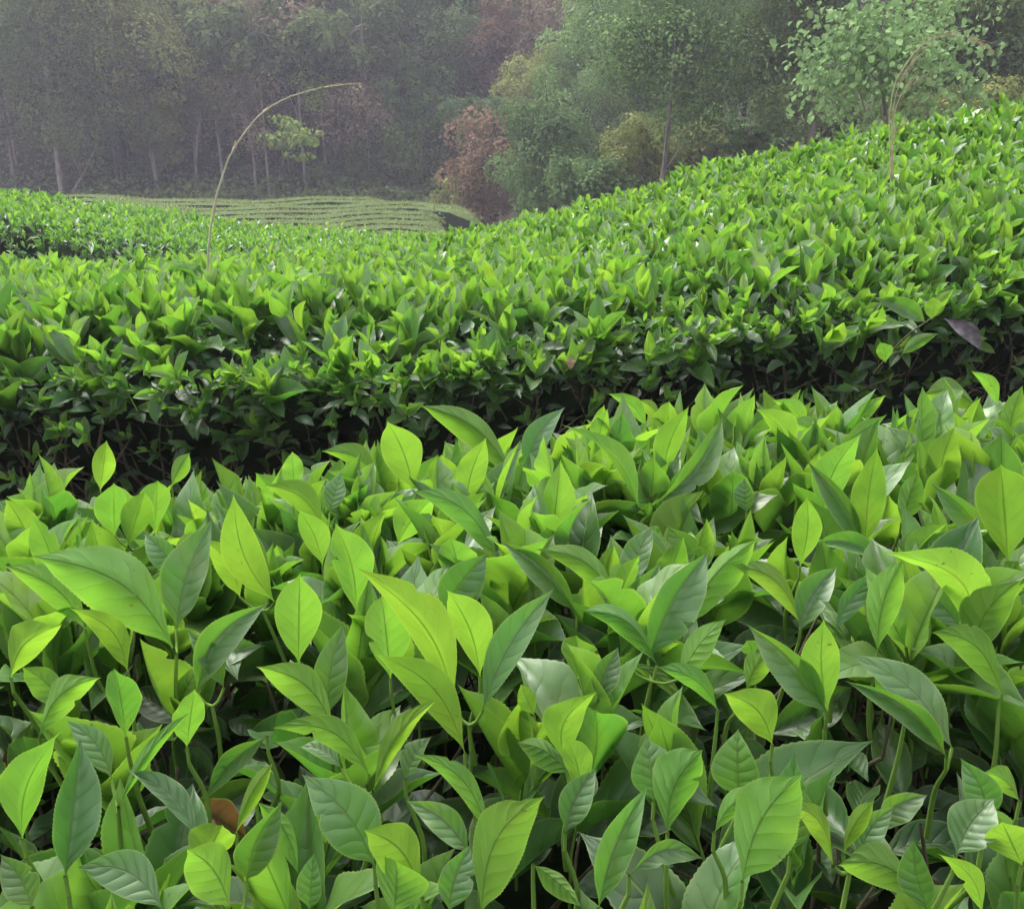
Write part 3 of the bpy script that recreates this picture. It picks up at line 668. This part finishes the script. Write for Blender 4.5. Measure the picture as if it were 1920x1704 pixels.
for label, poly, wd in ROWS:
    pts = spline(poly, 60); zt = pts[:, 2].copy()
    t = nrm(np.gradient(pts, axis=0)); sd_ = np.stack([t[:, 1], -t[:, 0], np.zeros(len(t))], -1)   # to the right of travel = towards camera
    loc = pts[30].copy(); loc[2] = float(gz(loc[0], loc[1]))
    h = thing('tea_hedge', loc, label, 'tea hedge', 'clipped rows of the distant tea field')
    ang = np.linspace(0, 1, 17); sx = np.where(ang < .25, -1, np.where(ang > .75, 1, (ang - .5) * 4)); sx = np.clip(sx, -1, 1)
    hz = np.where(ang < .25, ang / .25, np.where(ang > .75, (1 - ang) / .25, 1.0))
    endk = np.minimum(1, np.sqrt(np.clip(np.minimum(np.arange(60), 59 - np.arange(60)) / 3.0, 0.05, 1)))
    wv = 1 + 0.12 * np.sin(np.arange(60) * 0.5 + wd * 9) + rt_.normal(0, 0.04, 60)
    dome = 1 - 0.06 * sx ** 2
    V = pts[:, None] + sd_[:, None] * (sx[None, :, None] * wd / 2 * (endk * wv)[:, None, None])
    gh = zt - 0.95
    topz = (zt + 0.03 * np.sin(np.arange(60) * 0.35 + wd * 5))[:, None] + rt_.normal(0, 0.005, (60, 17))
    V[..., 2] = gh[:, None] + (topz - gh[:, None]) * (hz * dome)[None] * (0.55 + 0.45 * endk)[:, None]
    V += rt_.normal(0, 0.006, V.shape)
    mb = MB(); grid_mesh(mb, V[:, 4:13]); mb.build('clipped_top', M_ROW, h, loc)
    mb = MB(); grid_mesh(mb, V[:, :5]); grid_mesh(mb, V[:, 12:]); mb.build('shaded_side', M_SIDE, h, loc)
    n = int(900 * wd * np.linalg.norm(np.diff(pts, axis=0), axis=1).sum() / 10)
    i = rt_.integers(0, 59, n); q = rt_.uniform(0, 1, n); e = rt_.uniform(-0.9, 0.8, n)
    c = pts[i] * (1 - q)[:, None] + pts[i + 1] * q[:, None] + sd_[i] * (e * wd / 2 * endk[i])[:, None]
    c[:, 2] = gh[i] + (zt[i] + 0.03 * np.sin(i * 0.35 + wd * 5) - gh[i]) * (1 - 0.06 * e ** 2) * (0.55 + 0.45 * endk[i]) + rt_.uniform(-0.02, 0.012, n)
    A = np.stack([rt_.normal(0, 1, n), rt_.normal(0, 1, n), rt_.uniform(0.3, 1.5, n)], -1)
    N = np.stack([rt_.normal(0, 0.5, n), rt_.normal(0, 0.5, n), np.ones(n)], -1)
    mb = MB(); L = rt_.uniform(0.04, 0.09, n); add_leaves(mb, T_TINY, c, A, N, L, L * 0.6, rt_.uniform(0.5, 0.85, n), rt_.uniform(0, 1, n), rng=rt_)
    mb.build('foliage', TM['olive'], h, loc, kind='stuff')

# ============================ trees
def leaf_quads(mb, Cn, Nn, size, rng, elong=1.25, tint=None):
    n = len(Cn); Nn = nrm(Nn); X = nrm(np.cross(Nn, rng.normal(size=(n, 3)))); Y = np.cross(Nn, X)
    s = (size * rng.uniform(0.6, 1.4, n))[:, None]
    v = np.stack([Cn - Y * s * elong / 2, Cn + X * s * 0.42 + Nn * s * 0.12, Cn + Y * s * elong / 2 - Nn * s * 0.1, Cn - X * s * 0.42 + Nn * s * 0.12], 1)
    f = np.arange(4 * n).reshape(n, 4); rn = np.repeat(rng.uniform(0, 1, n) if tint is None else np.clip(0.78 * tint + 0.22 * rng.uniform(0, 1, n), 0, 1), 4)
    mb.add(v.reshape(-1, 3), f, None, 0.5, rn)
def make_tree(name, base, top, rad, kind, label, group, rng, nblob=30, nleaf=10000, size=0.16, trunk_r=0.12, bark=None, droop=0.0, flat=1.0, lean=(0, 0), gap=0.0, crown_name='crown', broad=False, trunk=True, category='tree'):
    """base: foot of the trunk; top: crown centre; rad: crown half-extents"""
    base = np.asarray(base, float); top = np.asarray(top, float); rad = np.asarray(rad, float)
    t = thing(name, base, label, category, group)
    d = nrm(rng.normal(size=(nblob, 3))); bl = top + d * rad * rng.uniform(0.25, 1.08, nblob)[:, None]
    br = rng.uniform(0.20, 0.42, nblob) * (rad.mean()) 
    if trunk:
        tm = MB(); mid = (base + top) / 2 + np.array([lean[0], lean[1], 0]) + rng.normal(0, 0.12, 3) * np.array([1, 1, 0])
        line = spline([base - [0, 0, 0.3], base * 0.6 + mid * 0.4, mid, top, top + [0, 0, rad[2] * 0.6]], 18)
        tube(tm, line, np.linspace(trunk_r, trunk_r * 0.25, 18), 7)
        for k in range(min(nblob, 12)):
            s = line[rng.integers(7, 16)]
            tube(tm, spline([s, (s + bl[k]) / 2 + [0, 0, -0.08 * rad[2]], bl[k]], 7), np.linspace(trunk_r * 0.38, trunk_r * 0.08, 7), 5)
        tm.build('trunk', bark or M_BARKD, t, base)
    per = rng.choice(nblob, nleaf, p=br ** 2 / (br ** 2).sum())
    dd = nrm(rng.normal(size=(nleaf, 3)) + np.array([0, 0, 0.35]))
    r = br[per] * (0.62 + 0.42 * rng.uniform(0, 1, nleaf) ** 0.5) * (1 + 0.25 * np.sin(dd[:, 0] * 7 + per) * np.sin(dd[:, 1] * 6 + per * 2))
    sc = np.array([1.15, 1.15, flat])
    P = bl[per] + dd * r[:, None] * sc; P[:, 2] -= droop * (np.hypot(dd[:, 0], dd[:, 1]) * r) ** 2
    cm = MB()
    if broad:
        A = rng.normal(0, 0.5, (nleaf, 3)) + dd * 0.4 + [0, 0, -0.5]; Ll = size * rng.uniform(0.7, 1.4, nleaf)
        add_leaves(cm, T_LOW, P, A, nrm(dd * 0.8 + np.array([0, -0.2, 0.7]) + rng.normal(0, 0.4, (nleaf, 3))), Ll, Ll * 0.8, np.full(nleaf, .5), rng.uniform(0, 1, nleaf), rng=rng)
    else: leaf_quads(cm, P, dd * 1.1 + np.array([0, 0, 0.45]) + rng.normal(0, 0.38, (nleaf, 3)), np.full(nleaf, size), rng, tint=rng.uniform(0, 1, nblob)[per])
    cm.build(crown_name, TM[kind], t, base, smooth=False)
    return t
def px_tree(name, px, py, rx, ry, Y, kind, label, rng, basepx=None, **kw):
    c = at(px, py, Y); k = Y / FPX / 0.98
    bx = c[0] if basepx is None else at(basepx, py, Y)[0]
    base = np.array([bx, Y + 0.1, float(gz(bx, Y))])
    return make_tree(name, base, c, (rx * k, min(rx, ry) * k, ry * k), kind, label, kw.pop('group', None), rng, **kw)

rt = np.random.default_rng(77)
TREES = [
 # name px py rx ry Y kind label kwargs
 ('tree', 75, 60, 110, 210, 41, 'dark', 'tall dark tree with a pale trunk at the far left edge of the wood', dict(basepx=70, trunk_r=.16, bark=M_BARK, nleaf=15000, size=.115)),
 ('tree', 235, 70, 95, 170, 42, 'olive', 'tall olive dark tree, its crown topping the drooping bough near the left of the wood', dict(basepx=262, trunk_r=.08, bark=M_BARK, nleaf=15000, size=.115)),
 ('tree', 185, 250, 75, 75, 40.5, 'dark', 'low drooping dark crown hanging between the left trunks', dict(basepx=105, trunk_r=.07, bark=M_BARK, nleaf=4000)),
 ('tree', -40, 200, 90, 160, 42, 'dark', 'dark tree cut off by the left edge', dict(nleaf=4000)),
 ('tree', 385, 130, 85, 100, 43, 'olive', 'rounded olive green tree left of the bent stalk tip', dict(basepx=340, trunk_r=.07, bark=M_BARK)),
 ('tree', 455, 190, 60, 85, 42, 'brown', 'thin tan leaved tree with twin pale trunks beside the bent stalk', dict(basepx=466, trunk_r=.085, bark=M_BARK, nleaf=3200)),
 ('tree', 565, 115, 75, 60, 44, 'bright', 'yellow green crown above the middle of the bent stalk', dict(basepx=500, trunk_r=.07, bark=M_BARK)),
 ('tree', 548, 262, 55, 32, 39.5, 'bright', 'small light green tree with flat layered boughs below the stalk arch', dict(basepx=536, trunk_r=.05, flat=.5, nblob=34, nleaf=800, size=.17)),
 ('tree', 660, 215, 70, 60, 42, 'brown', 'greyish purple bare looking tree right of the stalk tip', dict(basepx=600, trunk_r=.06, nleaf=2600, size=.12)),
 ('tree', 700, 110, 80, 70, 48, 'olive', 'olive tree high on the slope above the stalk tip', {}),
 ('tree', 765, 195, 55, 60, 44, 'green', 'blue green tree beyond the right of the stalk tip', {}),
 ('tree', 745, 300, 75, 70, 42, 'dark', 'dark shaded tree over the right end of the tea field', dict(nleaf=6000)),
 ('tree', 300, 230, 60, 60, 43, 'olive', 'shaded olive tree above the thin left trunks', dict(basepx=310, trunk_r=.06)),
 ('tree', 655, 320, 60, 40, 43.5, 'dark', 'dark low tree in the shade behind the tea field', dict(trunk_r=.05)),
 ('tree', 850, 150, 65, 75, 46, 'green', 'mid green tree left of the rust coloured trees', {}),
 ('tree', 930, 75, 60, 62, 46, 'rust', 'rust coloured tree reaching the top edge at the centre', dict(size=.11)),
 ('tree', 995, 165, 36, 40, 43, 'rust', 'smaller rust tree between the ivy clad tree and the slope', dict(size=.11)),
 ('tree', 900, 235, 65, 55, 40, 'green', 'green tree spreading above the rust coloured bush', {}),
 ('bush', 905, 330, 65, 92, 33, 'rust', 'rust brown bush at the right end of the distant tea field', dict(size=.09, nleaf=8000, nblob=40, trunk_r=.05, category='bush')),
 ('tree', 1035, 290, 85, 125, 27, 'green', 'dense ivy clad tree with bluish leaves right of the rust bush', dict(size=.07, nleaf=20000, nblob=36, trunk_r=.1)),
 ('tree', 1110, 85, 95, 110, 38, 'light', 'tall pale green tree at the top centre right', dict(nleaf=14000, size=.10, trunk_r=.12)),
 ('tree', 1265, 110, 160, 140, 22, 'green', 'open crowned tree on a thin pale crooked trunk', dict(basepx=1243, trunk_r=.085, bark=M_BARK, size=.065, nleaf=22000, nblob=60, lean=(0.1, 0))),
 ('tree', 1160, 300, 75, 85, 30, 'dark', 'dark leafy tree left of the thin pale trunk', dict(nleaf=13300, size=0.079)),
 ('tree', 1330, 290, 70, 60, 27, 'olive', 'low olive tree right of the thin pale trunk', dict(nleaf=11400, size=0.072)),
 ('tree', 1400, 255, 55, 30, 22, 'green', 'small tree with flat layered boughs near the hedge skyline', dict(flat=.35, nleaf=2600, size=.08, trunk_r=.05, bark=M_BARK)),
 ('tree', 1400, 130, 95, 90, 32, 'dark', 'dark tree behind the open crowned one', dict(nleaf=15200, size=0.094)),
 ('tree', 1510, 60, 90, 130, 21, 'dark', 'tall dark tree on a leaning brown trunk', dict(basepx=1545, trunk_r=.1, bark=M_BARK, nleaf=14000, size=.065, nblob=26)),
 ('tree', 1650, 120, 140, 130, 13, 'pale', 'pale tree with large rounded leaves behind the tall grass plume', dict(basepx=1660, trunk_r=.05, nleaf=2300, size=.09, nblob=70, bark=M_BARK, broad=True)),
 ('tree', 1760, 250, 110, 70, 19, 'olive', 'leafy olive tree low behind the grass plume', dict(nleaf=15200, size=0.065)),
 ('tree', 1850, 90, 120, 120, 20, 'dark', 'dark tree filling the top right corner', dict(nleaf=17100, size=0.072)),
 ('tree', 1700, 60, 100, 90, 26, 'dark', 'dark tree behind the large leaved pale tree', dict(nleaf=13300, size=0.086)),
 ('tree', 1600, 260, 80, 60, 24, 'dark', 'dark low tree right of the leaning brown trunk', dict(nleaf=11400, size=0.072)),
 ('tree', 1960, 220, 90, 100, 17, 'olive', 'olive tree cut off by the right edge', dict(nleaf=11400, size=0.065)),
 ('tree', 1240, 330, 60, 50, 33, 'dark', 'dark low growth behind the thin pale trunk', dict(nleaf=7600, size=0.079)),
 ('bush', 1100, 350, 70, 60, 24, 'green', 'low green bush right under the ivy clad tree at the hedge skyline', dict(size=.09, nleaf=4500, trunk_r=.04, category='bush')),
 ('bush', 1205, 300, 60, 70, 25, 'olive', 'olive bush touching the thin pale trunk on its left', dict(size=.09, nleaf=4500, trunk_r=.04, category='bush')),
 ('bush', 1310, 270, 70, 60, 29, 'green', 'green bush in the gap between the thin pale trunk and the leaning trunk', dict(size=.1, nleaf=5000, trunk_r=.04, category='bush')),
 ('bush', 1470, 230, 60, 70, 26, 'green', 'green bush just left of the leaning brown trunk', dict(size=.1, nleaf=5000, trunk_r=.04, category='bush')),
 ('bush', 860, 370, 45, 50, 36, 'olive', 'low olive bush left of the rust brown bush', dict(size=.12, nleaf=3500, trunk_r=.04, category='bush')),
 ('tree', 1180, 180, 90, 90, 34, 'green', 'mid green tree between the pale green tree and the open crowned one', dict(nleaf=15200, size=0.086)),
 ('tree', 1020, 190, 70, 70, 40, 'olive', 'olive tree above the ivy clad tree', dict(nleaf=11400, size=0.101)),
 ('tree', 980, 20, 55, 50, 56, 'rust', 'distant rust tree at the top edge', {}),
 ('tree', 820, 60, 60, 50, 58, 'light', 'distant light green tree near the top edge', {}),
]
for T in TREES:
    kw = dict(T[8]); kw.setdefault('size', .11)
    px_tree(T[0], *T[1:8], rt, **kw)
# slim trunks inside the wood's edge, crowns lost in the shade above them
proto = make_tree('slim_tree', (0, 0, 0), (0, 0, 5.6), (1.7, 1.5, 1.7), 'dark', '', None, rt, nblob=10, nleaf=2200, size=.16, trunk_r=.075, bark=M_BARK)
def copy_thing(src, loc, rz, s, label, group):
    o = src.copy(); C.objects.link(o); o.location = loc; o.rotation_euler = (0, 0, rz); o.scale = (s, s, s)
    o['label'] = label; o['group'] = group; o['_w'] = [float(a) for a in loc]
    for ch in list(src.children):
        c = ch.copy(); C.objects.link(c); c.parent = o
    return o
slots = [(20, 43), (150, 42.5), (215, 44), (290, 42), (365, 44), (415, 43), (500, 42), (570, 43), (610, 44.5), (690, 43), (790, 44), (30, 46), (240, 47), (440, 47), (640, 48), (540, 46)]
ORD = ['first', 'second', 'third', 'fourth', 'fifth', 'sixth', 'seventh', 'eighth', 'ninth', 'tenth', 'eleventh', 'twelfth', 'thirteenth', 'fourteenth', 'fifteenth', 'sixteenth', 'seventeenth', 'eighteenth', 'nineteenth', 'twentieth']
g = 'slim trees along the dark foot of the wood'
for i, (px, Y) in enumerate(slots):
    x = at(px, 300, Y)[0]; L = (x, Y, float(gz(x, Y)) - 0.1)
    lb = 'slim bare trunked tree at the dark foot of the wood, ' + ORD[sorted(p for p, _ in slots).index(px)] + ' from the left'
    if i == 0:
        proto.location = L; proto['label'] = lb; proto['group'] = g
    else:
        copy_thing(proto, L, rt.uniform(0, 6), rt.uniform(0.85, 1.15), lb, g)
# the wooded hillside behind: whole trees, several kinds, copied
protos = []
for j, (k, sz) in enumerate([('dark', .17), ('olive', .17), ('green', .17), ('brown', .16), ('light', .17), ('rust', .16)]):
    protos.append(make_tree('tree', (0, 300 + j * 10, 0), (0, 300 + j * 10, 6.0), (2.9, 2.9, 3.3), k, '', None, rt, nblob=20, nleaf=10000, size=sz, trunk_r=.14))
HL = ['dark green', 'olive', 'mid green', 'brownish', 'pale green', 'rust tinted']
used = set(); cnt = 0
for row, Y in enumerate([47, 52, 58, 65]):
    step = 4.6 + row * 0.3; half = 0.60 * Y; k_ = 0; rank = ['lowest', 'second', 'third', 'highest'][row]
    for xx in np.arange(-half, half, step):
        x = xx + rt.uniform(-1.2, 1.2) + (row % 2) * step / 2; y = Y + rt.uniform(-2, 2)
        u = x / y
        pr = [.34, .24, .2, .12, .06, .04] if u < -0.12 else ([.1, .2, .22, .14, .12, .22] if u < 0.05 else [.3, .25, .25, .08, .1, .02])
        j = rt.choice(6, p=pr); L = (x, y, float(gz(x, y)) - 0.2)
        lb = HL[j] + ' tree on the hazy hillside, ' + ORD[k_] + ' from the left in the ' + rank + ' rank'; k_ += 1; gp = HL[j] + ' trees on the wooded hillside'
        if j not in used:
            used.add(j); p = protos[j]; p.location = L; p['label'] = lb; p['group'] = gp
        else:
            copy_thing(protos[j], L, rt.uniform(0, 6.28), rt.uniform(0.8, 1.25), lb, gp)
for j in range(6):
    if j not in used:
        for c in list(protos[j].children): bpy.data.objects.remove(c)
        bpy.data.objects.remove(protos[j])
# undergrowth on the slope and at its foot
ug = MB(); n = 60000; u = rt.uniform(-0.75, 0.75, n); y = 39 + 45 * rt.uniform(0, 1, n) ** 1.6; x = u * y
hgt = (0.25 + 1.0 * (0.5 + 0.5 * wob(x, y, 1.1, 2.0))) * rt.uniform(0.1, 1, n)
leaf_quads(ug, np.stack([x, y, gz(x, y) + hgt], -1), np.array([0, -0.4, 1.0]) + rt.normal(0, 0.6, (n, 3)), np.full(n, 0.17), rt)
n = 26000; u = rt.uniform(0.0, 0.8, n); y = 11 + 27 * rt.uniform(0, 1, n); x = u * y
hgt = (0.15 + 0.9 * (0.5 + 0.5 * wob(x, y, 1.7, 2.0))) * rt.uniform(0.1, 1, n); k = u > 0.02
leaf_quads(ug, np.stack([x, y, gz(x, y) + hgt], -1)[k], (np.array([0, -0.4, 1.0]) + rt.normal(0, 0.6, (n, 3)))[k], np.full(n, 0.10)[k], rt)
u_ = ug.build('undergrowth', TM['dark'], smooth=False, kind='stuff'); u_['label'] = 'low dark undergrowth under the trees'; u_['category'] = 'undergrowth'

# ============================ tall grasses standing out of the hedges
def px_curve(pts, Y0, Y1, n=40):
    m = len(pts); return rg.normal(0, 0.0006, (n, 3)) + spline([at(px, py, Y0 + (Y1 - Y0) * i / (m - 1)) for i, (px, py) in enumerate(pts)], n)
def spikelets(mb, curve, rng, n, L, r=0.0006):
    for i in range(n):
        q = rng.integers(int(len(curve) * 0.3), len(curve) - 1); p = curve[q]; t = nrm(curve[q + 1] - curve[q])
        e = p + t * L * rng.uniform(0.6, 1.2) + rng.normal(0, L * 0.13, 3)
        tube(mb, np.array([p, (p + e) / 2 + [0, 0, 0.003], e]), np.array([r, r, r * 0.4]), 3)
rg = np.random.default_rng(3)
c = px_curve([(386, 600), (388, 520), (393, 450), (401, 395), (414, 340), (432, 292), (458, 250), (492, 212), (535, 186), (590, 168), (640, 160), (678, 158)], 3.0, 2.8, 60)
b = c[0]; st = thing('grass_stalk', b, 'single tall bare grass stalk arching to the right out of the second hedge', 'grass stalk')
mb = MB(); tube(mb, c, np.linspace(0.0044, 0.0010, 60), 7); mb.build('stalk', M_STALK, st, b)
for k in (16, 28, 38): 
    mb = MB(); tube(mb, c[k:k + 2], 0.0048, 7); tube(mb, np.array([c[k], c[k] + nrm(c[k + 1] - c[k]) * 0.03 + [-0.006, 0, 0.006]]), [0.003, 0.0008], 4); mb.build('node', M_DRY, st, c[k])
mb = MB(); spikelets(mb, c[40:57], rg, 26, 0.035, 0.0006); mb.build('seed_head', M_DRY, st, c[46])
b = at(1672, 345, 4.0)
pl = thing('grass_plume', b, 'clump of tall dry straw coloured grass plumes above the right hedge', 'grass')
for pts, w in (([(1672, 360), (1669, 290), (1668, 220), (1676, 165), (1696, 125), (1722, 92), (1756, 72), (1800, 62)], 0.0030), ([(1674, 350), (1672, 280), (1673, 215), (1684, 165), (1702, 130), (1734, 95)], 0.0022),
               ([(1676, 340), (1674, 260), (1678, 210), (1692, 175), (1710, 158), (1728, 150)], 0.002), ([(1670, 350), (1670, 310), (1674, 275), (1680, 250), (1688, 240)], 0.002), ([(1756, 72), (1790, 66), (1820, 74), (1845, 88)], 0.0014)):
    cc = px_curve(pts, 4.0, 3.9, 36); mb = MB(); tube(mb, cc, np.linspace(w, w * 0.35, 36), 5); mb.build('stalk', M_DRY, pl, cc[0])
    mb = MB(); spikelets(mb, cc[14:], rg, 22, 0.07, 0.0008); mb.build('seed_head', M_DRY, pl, cc[20])

# ============================ the hazy air
mb = MB()
x0, x1, y0, y1, zl, zh = -335, 335, -275, 415, float(gz(0, 0)) - 2.5, 58
V = np.array([(x0, y0, zl), (x1, y0, zl), (x1, y1, zl), (x0, y1, zl), (x0, y0, zh), (x1, y0, zh), (x1, y1, zh), (x0, y1, zh)])
mb.add(V, [(0, 3, 2, 1), (4, 5, 6, 7), (0, 1, 5, 4), (1, 2, 6, 5), (2, 3, 7, 6), (3, 0, 4, 7)])
hm, nt, out = newmat('haze_air'); pv = nt.nodes.new('ShaderNodeVolumePrincipled')
pv.inputs['Color'].default_value = (0.84, 0.81, 1.0, 1); pv.inputs['Density'].default_value = 0.0022; pv.inputs['Anisotropy'].default_value = 0.2
nt.links.new(pv.outputs[0], out.inputs['Volume'])
hz = mb.build('haze', hm, smooth=False, kind='stuff')
hz['label'] = 'pale lilac haze lying over the wood'; hz['category'] = 'haze'

for o in bpy.data.objects:
    if '_w' in o: del o['_w']
